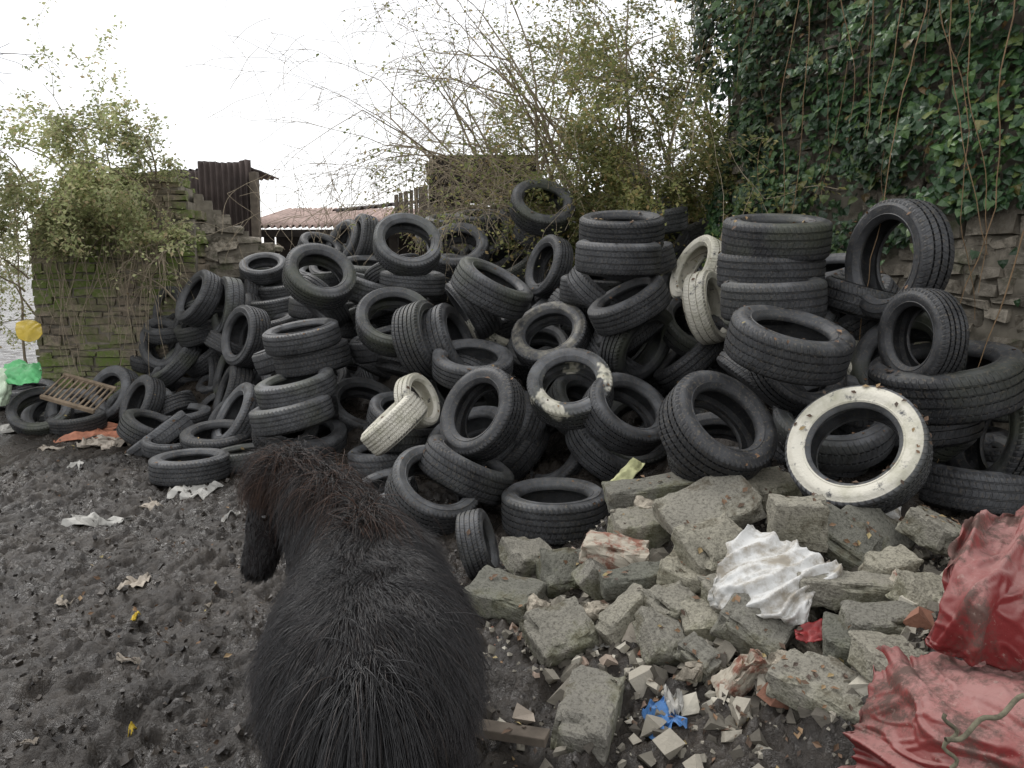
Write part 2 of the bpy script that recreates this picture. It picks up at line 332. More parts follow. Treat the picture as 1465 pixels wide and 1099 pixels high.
M_redp=simple('red_plastic',(.22,.02,.02),.5,.4,12)
cloth('red_plastic_bag',[[(1135,898,2.8),(1170,885,2.8),(1205,890,2.8)],[(1140,915,2.75),(1175,915,2.72),(1210,908,2.74)]],M_redp,amp=.015,fs=14,seed=4)
M_yel=simple('yellow_paper',(.45,.45,.24),.6,.3,12)
cloth('yellow_sack',[[(905,655,4.5),(925,662,4.5)],[(872,690,4.42),(898,690,4.4)]],M_yel,amp=.02,fs=12,seed=4)
# ------------------------------------------------------------ ground height field
SX=np.array([s[0] for s in sup]);SY=np.array([s[1] for s in sup]);SZ=np.array([s[2] for s in sup])
TX=[];TY=[];TZ=[]
for i,(p,D,vd,v) in enumerate(tires[:nvis]):
    h=Vector((vd.x,vd.y,0)).normalized()
    TX.append(p.x+h.x*.35);TY.append(p.y+h.y*.35);TZ.append(max(0,p.z-.55))
TX=np.array(TX);TY=np.array(TY);TZ=np.array(TZ)
def mound(x,y):
    w=np.exp(-((x[:,None]-SX)**2+(y[:,None]-SY)**2)/(2*.13**2)); a=(w*SZ).sum(1)/(w.sum(1)+.12)
    w=np.exp(-((x[:,None]-TX)**2+(y[:,None]-TY)**2)/(2*.28**2)); b=(w*TZ).sum(1)/(w.sum(1)+.5)
    return np.maximum(a,b)
def lump(x,y):
    p=Vector((x,y,0))
    if abs(x)>8 or y>11 or y<0: return noise.noise(p*.5)*.03-.01
    w=noise.noise_vector(p*3.1)*.14; q=p+w
    a=noise.noise(p*1.1)*.03+noise.noise(p*3.2)*.034
    dd=noise.voronoi(q*5.2)[0][0]; dent=-max(0,.42-dd)*.12*(1 if noise.noise(p*1.9+Vector((7,0,0)))>-.15 else .3)
    f=(abs(noise.noise(q*8.5))-.2)*.06+(abs(noise.noise(q*19+Vector((5,2,0))))-.2)*.05+noise.noise(p*36)*.018
    return a+f+dent+.004
def gz(x,y): return float(mound(np.array([x]),np.array([y]))[0])+lump(x,y)
def graded(lo,a,b,hi,st):
    L=list(np.arange(a,b,st)); s=st;x=a
    left=[]
    while x>lo: s*=1.35; x-=s; left.append(x)
    s=st;x=L[-1];right=[]
    while x<hi: s*=1.35; x+=s; right.append(x)
    return left[::-1]+L+right
xs=graded(-400,-4.4,2.4,400,.0165); ys=graded(-400,1.7,6.4,900,.0165)
X,Y=np.meshgrid(xs,ys); X=X.ravel();Y=Y.ravel()
Z=np.zeros(len(X)); near=(abs(X)<8)&(Y>0.5)&(Y<12)
idx=np.where(near)[0]
for c0 in range(0,len(idx),8000):
    k=idx[c0:c0+8000]; Z[k]=mound(X[k],Y[k])
for i in range(len(X)): Z[i]+=lump(X[i],Y[i])
nx,ny=len(xs),len(ys)
ii=np.arange(nx*ny).reshape(ny,nx)
fc=np.stack([ii[:-1,:-1],ii[:-1,1:],ii[1:,1:],ii[1:,:-1]],-1).reshape(-1,4)
me=bpy.data.meshes.new('ground'); me.from_pydata(np.stack([X,Y,Z],1).tolist(),[],fc.tolist()); me.shade_smooth()
M=NT('wet_mud'); m=M
a=m.noise(1.3,5,.6); b=m.noise(16,6,.75); c3=m.noise(80,3,.7)
c=m.mix(m.ramp(b,[(.32,0),(.68,1)]),(.016,.012,.009),(.060,.048,.036)); c=m.mix(m.ramp(a,[(.40,0),(.62,.7)]),c,(.013,.010,.0075))
c=m.mix(m.ramp(c3,[(.68,0),(.74,.5)]),c,(.13,.115,.09))
m.col(c); m.rough(m.ramp(m.noise(4,5,.7),[(.40,.10),(.60,.55)])); m.spec(.5); bb=m.bump(b,.035,.8); m.bump(c3,.006,.5,bb)
me.materials.append(M.m); g=bpy.data.objects.new('ground',me); scene.collection.objects.link(g)
# ------------------------------------------------------------ merged bits
class MB:
    def __init__(s): s.V=[];s.F=[]
    def box(s,c,ax,ay,az,j=0):
        b=len(s.V)
        for sx,sy,sz in((-1,-1,-1),(1,-1,-1),(1,1,-1),(-1,1,-1),(-1,-1,1),(1,-1,1),(1,1,1),(-1,1,1)):
            s.V.append(c+ax*sx+ay*sy+az*sz+Vector((random.uniform(-j,j),random.uniform(-j,j),random.uniform(-j,j))))
        s.F+=[tuple(b+i for i in f) for f in((0,3,2,1),(4,5,6,7),(0,1,5,4),(1,2,6,5),(2,3,7,6),(3,0,4,7))]
    def leaf(s,p,n,tip,L,W,kind=0):
        sd=n.cross(tip)
        if sd.length<1e-5: return
        sd.normalize(); tip=sd.cross(n).normalized(); b=len(s.V); k=n*(-.12*L)
        if kind==0:
            pts=[p,p+sd*W*.55+tip*L*.0+k*.5,p+sd*W*.42+tip*L*.45+k,p+tip*L+k*1.5,p-sd*W*.42+tip*L*.45+k,p-sd*W*.55+k*.5,p+tip*L*.4+n*.03*L]
            s.V+=pts; s.F+=[(b,b+1,b+2,b+6),(b+6,b+2,b+3),(b+6,b+3,b+4),(b,b+6,b+4,b+5)]
        else:
            s.V+=[p,p+sd*W*.5+tip*L*.45+n*.1*W,p+tip*L+k,p-sd*W*.5+tip*L*.45+n*.1*W]; s.F+=[(b,b+1,b+2),(b,b+2,b+3)]
    def obj(s,name,mat,bevel=0,smooth=False,parent=None):
        me=bpy.data.meshes.new(name); me.from_pydata(s.V,[],s.F); me.materials.append(mat)
        if smooth: me.shade_smooth()
        o=bpy.data.objects.new(name,me); scene.collection.objects.link(o)
        if bevel: md=o.modifiers.new('b','BEVEL'); md.width=bevel; md.segments=2
        if parent: o.parent=parent
        return o
def empty(name):
    e=bpy.data.objects.new(name,None); scene.collection.objects.link(e); return e
def rv(): 
    return Vector((random.gauss(0,1),random.gauss(0,1),random.gauss(0,1))).normalized()
mb=MB()
for _ in range(4200):
    s_=random.choice(sup[:38]); x=s_[0]+random.gauss(0,.22); y=s_[1]+random.gauss(0,.2)-.05
    r=min(.042,random.lognormvariate(-4.95,.78)); a=rv();b_=a.cross(rv()).normalized();c_=a.cross(b_)
    mb.box(Vector((x,y,gz(x,y)+r*.3)),a*r,b_*r*random.uniform(.5,1),c_*r*random.uniform(.4,.9),r*.5)
M_rub=NT('rubble_bits'); m=M_rub; i_=m.island(); m.col(m.ramp(i_,[(0,(.06,.052,.042)),(.4,(.17,.155,.125)),(.75,(.36,.33,.27)),(.93,(.52,.49,.41)),(1,(.24,.10,.06))])); m.rough(.9); m.bump(m.noise(50,4),.006,.8)
mb.obj('rubble',M_rub.m)
mb=MB()
for _ in range(4200):
    y=random.uniform(1.7,6.5); x=random.uniform(-.72*y,.35*y); r=min(.018,random.lognormvariate(-5.2,.5)); a=rv();b_=a.cross(rv()).normalized();c_=a.cross(b_)
    mb.box(Vector((x,y,lump(x,y)+r*.1)),a*r,b_*r*.8,c_*r*.7,r*.5)
M_clod=NT('clods'); m=M_clod; m.col(m.ramp(m.island(),[(0,(.014,.011,.009)),(.9,(.045,.037,.029)),(1,(.15,.13,.11))])); m.rough(.4); m.bump(m.noise(60,4),.006,.8)
mb.obj('mud_clods',M_clod.m)
# ------------------------------------------------------------ walls
def course_wall(name,A,Bp,z0,topf,thick,ch,lr,mat,mort,j=.012,gap=.01,hv=.2):
    root=empty(name); A=Vector((A[0],A[1],0));Bp=Vector((Bp[0],Bp[1],0)); d=(Bp-A); L=d.length; d.normalize(); n=Vector((d.y,-d.x,0))
    if n.y>0: n=-n
    mb=MB(); z=z0
    while z<8:
        h=ch*random.uniform(1-hv,1+hv); x=-random.uniform(0,lr[1]); any_=False
        while x<L:
            l=random.uniform(*lr)
            x0=max(0,x);x1=min(L,x+l)
            if x1-x0>.03:
                c=(x0+x1)/2
                if z+h<topf(c):
                    any_=True; o_=random.uniform(-j,j)
                    dz=random.uniform(-j,j)*.5; tl=d*((x1-x0)/2-gap/2); tz=Vector((0,0,h/2-gap/2))
                    tl=tl+Vector((0,0,random.uniform(-.06,.06)*tl.length))
                    mb.box(A+d*c+n*(o_)+Vector((0,0,z+h/2+dz)),tl,n*(.06),tz,j*.6)
                    mb.box(A+d*c-n*(thick+o_)+Vector((0,0,z+h/2)),tl,n*(.06),tz,j*.6)
                    if x0==0 or x1==L:   # end face stones
                        e=A+d*(0.0 if x0==0 else L)
                        mb.box(e-n*(thick*.5)+d*random.uniform(-j,j)+Vector((0,0,z+h/2)),n*(thick*.42),d*.05,tz,j*.6)
            x+=l
        if not any_: break
        z+=h
    mb.obj('stones',mat,.016 if ch>.085 else .006,parent=root)
    mc=MB(); st=.1;x=0
    while x<L-.001:
        w_=min(st,L-x); t=topf(min(L,x+st/2))-.06
        if t>z0: mc.box(A+d*(x+w_/2)-n*(thick/2)+Vector((0,0,(z0+t)/2)),d*(w_/2),n*(thick/2+.035),Vector((0,0,(t-z0)/2)))
        x+=st
    mc.obj('core',mort,parent=root); return root
M_mort=simple('mortar',(.2,.18,.145),.95,.1,8)
WA=Vector((4.3,2.78,0));WB=Vector((1.98,7.36,0))
course_wall('stone_wall',WA,WB,-.1,lambda c:4.6+.2*noise.noise(Vector((c,0,0))),.45,.10,(.07,.26),M_stone.m,M_mort,j=.036,gap=.02,hv=.4)
wd=(WB-WA).normalized(); wn=Vector((-wd.y,wd.x,0)); 
if wn.x>0: wn=-wn
def ruin_top(c): return 2.65+.3*noise.noise(Vector((c*2.5,4,0)))-max(0,c-1.45)*1.2-max(0,.5-c)*1.3
course_wall('ruined_brick_wall',(-5.35,9.0),(-3.62,9.25),-.1,ruin_top,.7,.088,(.16,.28),M_brick.m,M_mort,j=.022,gap=.014,hv=.3)
course_wall('broken_stone_wall',(-3.75,9.6),(-2.9,9.9),-.1,lambda c:2.55-c*.95+.1*noise.noise(Vector((c*6,0,2))),.5,.12,(.2,.5),M_stone.m,M_mort,j=.045,gap=.016)
course_wall('old_stone_wall',(-1.05,10.2),(2.4,10.4),-.1,lambda c:2.42+.1*noise.noise(Vector((c*2,1,0))),.5,.11,(.2,.5),M_stone.m,M_mort,j=.03)
# ------------------------------------------------------------ sheds
def corr(name,p0,du,dv,waves,amp,mat,parent,n=None,rag=0):
    n=n or du.cross(dv).normalized(); V=[];N=waves*8; K=6
    for i in range(N+1):
        for k in range(K+1):
            rg=rag*noise.noise(Vector((i*.05,p0.x*3,1))) if k==K else 0
            V.append(p0+du*(i/N)+dv*(k/K+rg)+n*(amp*math.sin(2*math.pi*waves*i/N))+Vector((0,0,.012*noise.noise(Vector((i*.15,k*.7,p0.x))))))
    Fc=[(i*(K+1)+k,(i+1)*(K+1)+k,(i+1)*(K+1)+k+1,i*(K+1)+k+1) for i in range(N) for k in range(K)]
    me=bpy.data.meshes.new(name); me.from_pydata(V,[],Fc); me.shade_smooth(); me.materials.append(mat)
    o=bpy.data.objects.new(name,me); scene.collection.objects.link(o); o.parent=parent
    md=o.modifiers.new('s','SOLIDIFY'); md.thickness=.004; return o
M_rustd=simple('dark_rusted_iron',(.065,.05,.045),.75,.3,2.5,.55)
M_rustp=simple('faded_rust_roof',(.42,.32,.28),.8,.2,3,.3)
M_wood=simple('weathered_wood',(.12,.10,.08),.85,.2,9,.4)
M_dark=simple('dark_plank',(.05,.043,.038),.9,.1,5,.4)
e=empty('corrugated_iron_shed')
corr('front_sheet',Vector((-4.9,11.0,0)),Vector((.72,0,0)),Vector((0,0,2.86)),9,.025,M_rustd,e,rag=.01)
corr('front_sheet',Vector((-4.2,10.95,0)),Vector((.7,.03,0)),Vector((0,0,2.98)),9,.028,M_rustd,e,rag=.02)
corr('side_sheet',Vector((-3.48,11.02,0)),Vector((-.9,2.4,0)),Vector((0,0,2.85)),26,.02,M_rustd,e)
corr('roof_sheet',Vector((-5.0,11.05,2.82)),Vector((1.45,0,.1)),Vector((-.3,2.5,.1)),16,.02,M_rustd,e)
mb=MB()
for xx in (-4.98,-3.45): mb.box(Vector((xx,10.93,1.4)),Vector((.05,0,0)),Vector((0,.05,0)),Vector((0,0,1.42)),.01)
mb.obj('timber_rails',M_wood,.004,parent=e)
e=empty('low_barn')
corr('roof_sheet',Vector((-4.4,12.9,2.20)),Vector((3.4,0,.02)),Vector((0,3.2,.50)),34,.03,M_rustp,e)
corr('roof_patch',Vector((-2.7,12.2,2.40)),Vector((1.9,0,.2)),Vector((0,1.5,.14)),18,.025,M_rustd,e)
mb=MB(); mb.box(Vector((-2.3,14.5,1.05)),Vector((1.9,0,0)),Vector((0,.1,0)),Vector((0,0,1.05)))
for xx in (-3.9,-2.9,-1.9,-.95): mb.box(Vector((xx,13.0,1.08)),Vector((.07,0,0)),Vector((0,.07,0)),Vector((0,0,1.08)))
mb.box(Vector((-2.65,12.95,2.10)),Vector((1.75,0,0)),Vector((0,.04,0)),Vector((0,0,.06)))
mb.obj('timber_frame',M_dark,.006,parent=e)
e=empty('timber_lean_to')
mb=MB()
for i in range(6): mb.box(Vector((-.36+random.uniform(-.04,.04),10.0,2.44+i*.088)),Vector((.68+random.uniform(-.05,.05),0,random.uniform(-.01,.01))),Vector((0,.05,0)),Vector((0,0,.043)),.006)
mb.box(Vector((-.36,10.12,2.62)),Vector((.66,0,0)),Vector((0,.04,0)),Vector((0,0,.26)))
mb.obj('boards',M_dark,.004,parent=e)
mb=MB()
for i in range(9): mb.box(Vector((-1.62+i*.07,11.4,2.3+.022*i)),Vector((.028,0,0)),Vector((0,.02,0)),Vector((0,0,.27)),.01)
mb.obj('wooden_fence',M_wood)
# ------------------------------------------------------------ vegetation
def leafmat(name,stops,rough=.5,trans=.25):
    m=NT(name); i=m.island(); c=m.ramp(i,stops); nz=m.ramp(m.noise(1.3,3),[(.35,.6),(.65,1.3)]); c=m.mix(1.0,c,nz,'MULTIPLY')
    m.col(c); m.rough(rough); m.spec(.4)
    tr=m.n('ShaderNodeBsdfTranslucent'); m.l(c,tr.inputs['Color']); mx=m.n('ShaderNodeMixShader'); mx.inputs[0].default_value=trans
    m.l(m.b.outputs[0],mx.inputs[1]); m.l(tr.outputs[0],mx.inputs[2]); m.l(mx.outputs[0],m.out.inputs['Surface']); return m.m
M_ivy=leafmat('ivy_leaf',[(0,(.022,.050,.022)),(.5,(.038,.082,.034)),(.85,(.075,.14,.042)),(.96,(.13,.17,.05)),(1,(.16,.09,.04))],.38,.12)
M_ol=leafmat('olive_leaf',[(0,(.14,.17,.06)),(.5,(.26,.28,.10)),(.85,(.38,.35,.14)),(1,(.42,.30,.13))],.6,.5)
M_hazeleaf=leafmat('haze_lifted_leaf',[(0,(.26,.30,.13)),(.5,(.42,.45,.22)),(.85,(.55,.53,.30)),(1,(.52,.40,.24))],.6,.5)  # leaf colours lightened to stand in for veiling lens haze
M_bark=simple('bark',(.14,.12,.10),.85,.2,12,.4)
M_twig=simple('pale_twig',(.30,.25,.18),.8,.2,12,.3)
M_vine=simple('vine_stem',(.20,.13,.07),.75,.3,12,.3)
root=empty('ivy'); mb=MB()
L=(WB-WA).length
for _ in range(17500):
    s_=random.uniform(1.6,L+.12); z=random.uniform(1.15,4.9)
    lowb=1.95 if s_<3.0 else max(1.2,1.95-(s_-3.0)*.7)
    lowb+=.25*noise.noise(Vector((s_*2.5,3,0)))
    if z<lowb: 
        if random.random()>.02: continue
    bulge=.10+.30*max(0,noise.noise(Vector((s_*1.1,z*1.1,0)))+.25)+.2*noise.noise(Vector((s_*3.5,z*3.5,5)))+(.15 if z>3 else 0)
    dens=noise.noise(Vector((s_*2.2,z*2.2,9)))
    if dens<-.2 and random.random()<.7: continue
    off=.06+bulge*random.uniform(.35,1)**.6
    p=WA+wd*s_+wn*off+Vector((0,0,z))
    n=(wn*1.0+Vector((0,0,.55))+rv()*.6).normalized(); tip=(Vector((0,0,-1))+rv()*.7).normalized()
    Ls=random.uniform(.03,.078); mb.leaf(p,n,tip,Ls,Ls*1.05)
mb.obj('leaves',M_ivy,parent=root)
def curves_obj(name,splines,mat,parent=None,res=0):
    cu=bpy.data.curves.new(name,'CURVE'); cu.dimensions='3D'; cu.bevel_depth=1.0; cu.bevel_resolution=res; cu.use_fill_caps=False
    for pts in splines:
        s=cu.splines.new('POLY'); s.points.add(len(pts)-1)
        for i,(p,r) in enumerate(pts): s.points[i].co=(p.x,p.y,p.z,1); s.points[i].radius=r
    cu.materials.append(mat); o=bpy.data.objects.new(name,cu); scene.collection.objects.link(o)
    if parent: o.parent=parent
    return o
def vine(p,length,drift,r=.004,steps=22):
    pts=[];q=p.copy(); dv=rv()*.25
    for i in range(steps):
        pts.append((q.copy(),r*(1-.5*i/steps))); w=noise.noise_vector(q*1.7+dv*9)+noise.noise_vector(q*6)*.5
        q=q+Vector((drift.x+w.x*.5,drift.y+w.y*.2,-1)).normalized()*(length/steps)
    return pts
vs=[]
for u,v,d,ln,dr in ((1142,-40,5.2,1.6,.0),(1150,-30,5.1,2.2,.02),(1240,-60,4.6,1.0,.1),(1320,-80,4.3,2.4,-.05),(1345,-70,4.2,2.0,.15),(1365,-60,4.0,1.5,.1),(1300,-60,4.3,.9,-.1),(1200,-40,4.8,.9,.1),(1462,-60,3.9,2.8,-.14),(1465,330,3.8,1.0,-.22),(1385,-50,4.1,1.7,0)):
    vs.append(vine(S(u,v,d),ln*1.05,Vector((dr,0,0)),.0034))
for _ in range(34):
    s_=random.uniform(1.9,L); vs.append(vine(WA+wd*s_+wn*random.uniform(.3,.5)+Vector((0,0,random.uniform(2.6,4.8))),random.uniform(.3,1.2),wn*.02,.002))
curves_obj('hanging_stems',vs,M_vine,root,1)
def grow(out,tips,p,d,length,r,lvl,droop=0.0,kids=4,wob=.35,minr=.0018):
    steps=7; pts=[];q=p.copy();dd=d.normalized()
    for i in range(steps+1):
        pts.append((q.copy(),max(minr,r*(1-.75*i/steps))))
        if i==steps: break
        dd=(dd+rv()*wob*.4+Vector((0,0,-droop))).normalized(); q=q+dd*(length/steps)
        if lvl>0 and i>=1:
            for _ in range(1 if random.random()<kids/steps else 0):
                cd=(dd*.7+rv()*.8).normalized(); grow(out,tips,q,cd,length*random.uniform(.4,.7),r*.5*(1-.6*i/steps),lvl-1,droop*1.1,kids,wob,minr)
        if lvl<=1: tips.append((q.copy(),dd.copy()))
    out.append(pts)
def shrub(name,bases,mat_b,mat_l,nleaf,Ls,lvl=3,keep=None,kids=5,minr=.0018,zmax=99):
    root=empty(name); out=[];tips=[]
    for (p,d,ln,r,dr) in bases: grow(out,tips,Vector(p),Vector(d),ln,r,lvl,dr,kids,.5,minr)
    out=[s for s in out if s[0][0].z<zmax]
    curves_obj('branches',out,mat_b,root)
    mb=MB(); tips=[t for t in tips if t[0].z<zmax]
    if nleaf and tips:
        k=0;tries=0
        while k<nleaf and tries<nleaf*12:
            tries+=1
            p,d=random.choice(tips); p=p+rv()*random.uniform(.0,.12)
            if keep and not keep(p): continue
            k+=1
            l=random.uniform(*Ls); mb.leaf(p,(Vector((0,-.5,.8))+rv()*.8).normalized(),rv(),l,l*.6,1)
        mb.obj('leaves',mat_l,parent=root)
bs=[]
for _ in range(26):
    x=random.uniform(.1,2.3); bs.append(((x,8.6+random.uniform(-.4,.5),1.6),(random.uniform(-.6,.25),random.uniform(-.25,.1),1),random.uniform(1.5,3.0),.026,.05))
for _ in range(11):
    bs.append(((random.uniform(-.1,.8),8.9,2.0),(random.uniform(-.9,-.3),-.1,.9),random.uniform(1.6,2.2),.018,.07))
for _ in range(20):
    bs.append(((random.uniform(-.1,2.2),8.1,1.9),(random.uniform(-.8,.4),-.2,.8),random.uniform(.9,1.5),.012,.10))
def kp(p):
    if p.x>2.7 or p.x<-1.6: return False
    return random.random()<max(.06,min(1,(p.x+.35)*.8))*(1.2 if noise.noise(p*1.8)>-.05 else .25)
shrub('overgrown_shrub',bs,M_twig,M_ol,52000,(.03,.055),3,kp,4,.0022,4.6)
bs=[((random.uniform(2.0,3.0),8.0,2.2),(random.uniform(-.35,.2),-.2,1),random.uniform(1.2,2.2),.02,.04) for _ in range(6)]
shrub('bramble_thicket',bs,M_bark,M_ivy,6000,(.04,.06),3,lambda p:p.x>1.75,4,.002,4.9)
bs=[]
for _ in range(30):
    x=random.uniform(-5.8,-3.7); bs.append(((x,8.85,random.uniform(1.2,2.75)),(random.uniform(-.5,.5),-.4,.8),random.uniform(.6,1.1),.012,.12))
shrub('climbing_plant',bs,M_twig,M_hazeleaf,20000,(.03,.06),2,lambda p:p.z>1.75+.5*noise.noise(Vector((p.x*2,0,7))) or random.random()<.04,5)
vs=[vine(Vector((random.uniform(-5.3,-3.6),8.80+random.uniform(-.15,.02),random.uniform(1.5,2.4))),random.uniform(.5,1.7),Vector((random.uniform(-.3,.3),0,0)),.005) for _ in range(60)]
curves_obj('dangling_roots',vs,M_twig,bpy.data.objects['climbing_plant'])
bs=[((random.uniform(-8.2,-5.7),10.3+random.uniform(-.5,.5),.1),(random.uniform(-.2,.25),-.1,1),random.uniform(1.6,2.4),.02,.04) for _ in range(16)]
shrub('pale_bush',bs,M_twig,M_hazeleaf,18000,(.035,.06),3,None,4)
bs=[((-9.3,10.5,0),(.08,-.05,1),5.6,.16,.0),((-9.3,10.5,3.9),(.7,-.1,.9),2.1,.026,.02),((-9.2,10.5,4.3),(.6,0,.9),2.1,.024,.02)]
shrub('bare_tree',bs,M_bark,None,0,(0,0),3,None,5,.004)
bs=[((-3.0+i*.5,16,1.0),(random.uniform(-.2,.2),0,1),random.uniform(1.6,2.4),.02,.02) for i in range(6)]
shrub('distant_bare_shrub',bs,M_twig,None,0,(0,0),2,None,4,.003)
# ------------------------------------------------------------ pony
def loft(rings,K=20):
    V=[];Fc=[]
    C=[Vector(r[0]) for r in rings]
    for i,(c,w,h,*wa) in enumerate(rings):
        c=Vector(c); t=(C[min(len(C)-1,i+1)]-C[max(0,i-1)]).normalized()
        wx=Vector(wa[0]) if wa else Vector((t.y,-t.x,0))
        wx=(wx-t*wx.dot(t)).normalized(); hx=wx.cross(t).normalized()
        for k in range(K):
            a=2*math.pi*k/K; V.append(c+wx*math.cos(a)*w+hx*math.sin(a)*h)
    n=len(rings)
    for i in range(n-1):
        for k in range(K):
            l=(k+1)%K; Fc.append((i*K+k,i*K+l,(i+1)*K+l,(i+1)*K+k))
    Fc.append(tuple(reversed(range(K)))); Fc.append(tuple((n-1)*K+k for k in range(K)))
    return V,Fc
parts=[]
parts.append(loft([((-.322,1.65,.50),.12,.14),((-.33,1.70,.515),.20,.21),((-.345,1.80,.53),.24,.245),((-.37,1.95,.53),.267,.265),((-.40,2.12,.50),.285,.27),((-.43,2.30,.49),.275,.27),((-.455,2.46,.51),.25,.27),((-.495,2.58,.545),.22,.255),((-.57,2.70,.60),.18,.225),((-.67,2.80,.655),.15,.195),((-.77,2.87,.71),.12,.165),((-.85,2.93,.74),.085,.11)],28))
hw=(.18,1,0)
parts.append(loft([((-.82,2.92,.785),.055,.06,hw),((-.87,2.93,.72),.088,.115,hw),((-.905,2.925,.65),.085,.11,hw),((-.935,2.91,.57),.066,.085,hw),((-.955,2.89,.50),.056,.068,hw),((-.965,2.875,.455),.055,.06,hw),((-.965,2.87,.425),.038,.042,hw)]))
lat=Vector((.982,.19,0)); hdg=Vector((-.19,.982,0))
def bp(c,s,f,z): 
    q=Vector((c[0],c[1],0))+lat*s+hdg*f; return (q.x,q.y,z)
for s in(-1,1):
    c=(-.345,1.82)
    parts.append(loft([(bp(c,s*.12,.02,.50),.10,.13),(bp(c,s*.135,.03,.38),.09,.115),(bp(c,s*.14,.0,.30),.06,.075),(bp(c,s*.135,-.07,.235),.038,.05),(bp(c,s*.135,-.06,.16),.028,.032),(bp(c,s*.135,-.045,.085),.032,.034),(bp(c,s*.135,-.03,.045),.038,.042),(bp(c,s*.135,-.02,.0),.046,.052)],14))
    c=(-.46,2.43)
    parts.append(loft([(bp(c,s*.11,.0,.46),.08,.11),(bp(c,s*.12,.0,.34),.06,.075),(bp(c,s*.12,.01,.235),.042,.046),(bp(c,s*.12,.0,.15),.028,.032),(bp(c,s*.12,.0,.085),.032,.034),(bp(c,s*.12,.015,.045),.038,.042),(bp(c,s*.12,.02,.0),.046,.05)],14))
    e0=Vector((-.855,2.925,.80))+Vector((0,s*.055,0))
    parts.append(loft([((e0.x,e0.y,.76),.028,.02,hw),((e0.x-.005,e0.y+s*.01,.81),.026,.014,hw),((e0.x-.01,e0.y+s*.018,.86),.006,.006,hw)],10))
V=[];Fc=[]
for v,f in parts:
    b=len(V); V+=v; Fc+=[tuple(b+i for i in q) for q in f]
me=bpy.data.meshes.new('pony_tmp'); me.from_pydata(V,[],Fc)
bm=bmesh.new(); bm.from_mesh(me); bmesh.ops.recalc_face_normals(bm,faces=bm.faces); bm.to_mesh(me); bm.free()
tmp=bpy.data.objects.new('pony_tmp',me); scene.collection.objects.link(tmp)
md=tmp.modifiers.new('r','REMESH'); md.mode='VOXEL'; md.voxel_size=.014
md=tmp.modifiers.new('s','SMOOTH'); md.factor=.6; md.iterations=7
bpy.context.view_layer.update(); dg=bpy.context.evaluated_depsgraph_get()
pm=bpy.data.meshes.new_from_object(tmp.evaluated_get(dg)); bpy.data.objects.remove(tmp)
pm.shade_smooth(); pony=bpy.data.objects.new('pony',pm); scene.collection.objects.link(pony)
pm.materials.clear(); pm.materials.append(simple('pony_skin',(.008,.006,.006),.8,.2))
pm.calc_loop_triangles()
co=np.array([v.co for v in pm.vertices]); tri=np.array([t.vertices for t in pm.loop_triangles])
A_,B_,C_=co[tri[:,0]],co[tri[:,1]],co[tri[:,2]]; cr=np.cross(B_-A_,C_-A_); ar=np.linalg.norm(cr,axis=1)*.5; nr=cr/(np.linalg.norm(cr,axis=1)[:,None]+1e-12)
def hairmat(name,rootc,tipc,pos=.5,brown=None,sp_=.3,bf=.8):
    m=NT(name); h=m.n('ShaderNodeHairInfo'); c=m.ramp(h.outputs['Intercept'],[(pos,rootc),(1,tipc)])
    c=m.mix(m.math('MULTIPLY',h.outputs['Random'],.6),c,(rootc[0]*.4,rootc[1]*.4,rootc[2]*.4))
    if brown: c=m.mix(m.math('MULTIPLY',m.ramp(h.outputs['Random'],[(bf,0),(min(1,bf+.15),1)]),.7),c,brown)
    m.col(c); m.rough(.36); m.spec(sp_); return m.m
M_coat=hairmat('coat_hair',(.0065,.006,.0065),(.028,.025,.026),.35,(.055,.040,.032),.5,.84); M_mane=hairmat('mane_hair',(.008,.006,.0055),(.060,.032,.021),.35,(.11,.055,.033),.4,.74)
def strands(name,roots,dirs,lens,mat,K=6,grav=.0,rad=.0007,wave=.0,ncl=0,cs=.6):
    N=len(roots); P=np.zeros((N,K,3)); P[:,0]=roots; d=dirs.copy()
    for k in range(1,K):
        d=d+np.array([0,0,-grav])/K*2+rng.normal(0,wave,(N,3)); d/=np.linalg.norm(d,axis=1)[:,None]
        P[:,k]=P[:,k-1]+d*(lens[:,None]/(K-1))
    if ncl:
        kd=kdtree.KDTree(ncl)
        for i in range(ncl): kd.insert(roots[i],i)
        kd.balance(); ci=np.array([kd.find(p)[1] for p in roots])
        CP=P[ci].copy(); cw=rng.uniform(.4,1.1,N)[:,None]
        for k in range(1,K):
            w=np.clip(cs*(k/(K-1))**.8*cw,0,.95)
            P[:,k]=P[:,k]*(1-w)+CP[:,k]*w
    hc=bpy.data.hair_curves.new(name); hc.add_curves([K]*N)
    hc.attributes['position'].data.foreach_set('vector',P.astype(np.float32).ravel())
    ra=hc.attributes.get('radius') or hc.attributes.new('radius','FLOAT','POINT')
    rr=np.tile(rad*np.linspace(1,.25,K),N); ra.data.foreach_set('value',rr.astype(np.float32))
    hc.materials.append(mat); o=bpy.data.objects.new(name,hc); scene.collection.objects.link(o); o.parent=pony; return o
N=82000
ti=rng.choice(len(tri),N,p=ar/ar.sum()); r1=np.sqrt(rng.random(N)); r2=rng.random(N)
P0=A_[ti]*(1-r1)[:,None]+B_[ti]*(r1*(1-r2))[:,None]+C_[ti]*(r1*r2)[:,None]; n0=nr[ti]
keep=P0[:,2]>.05; P0=P0[keep]; n0=n0[keep]; N=len(P0)
flow=np.tile(np.array([.19*.7,-.982*.7,-.75]),(N,1))
head=(P0[:,0]<-.82)
flow[head]=np.array([-.25,-.2,-1])
lx=(P0-np.array([-.36,1.9,0]))@np.array([.982,.19,0])
flow+=np.array(lat)[None,:]*(lx*1.9)[:,None]*(~head)[:,None]
cl=np.array([list(noise.noise_vector(Vector(p)*8)) for p in P0]); flow+=cl*1.0
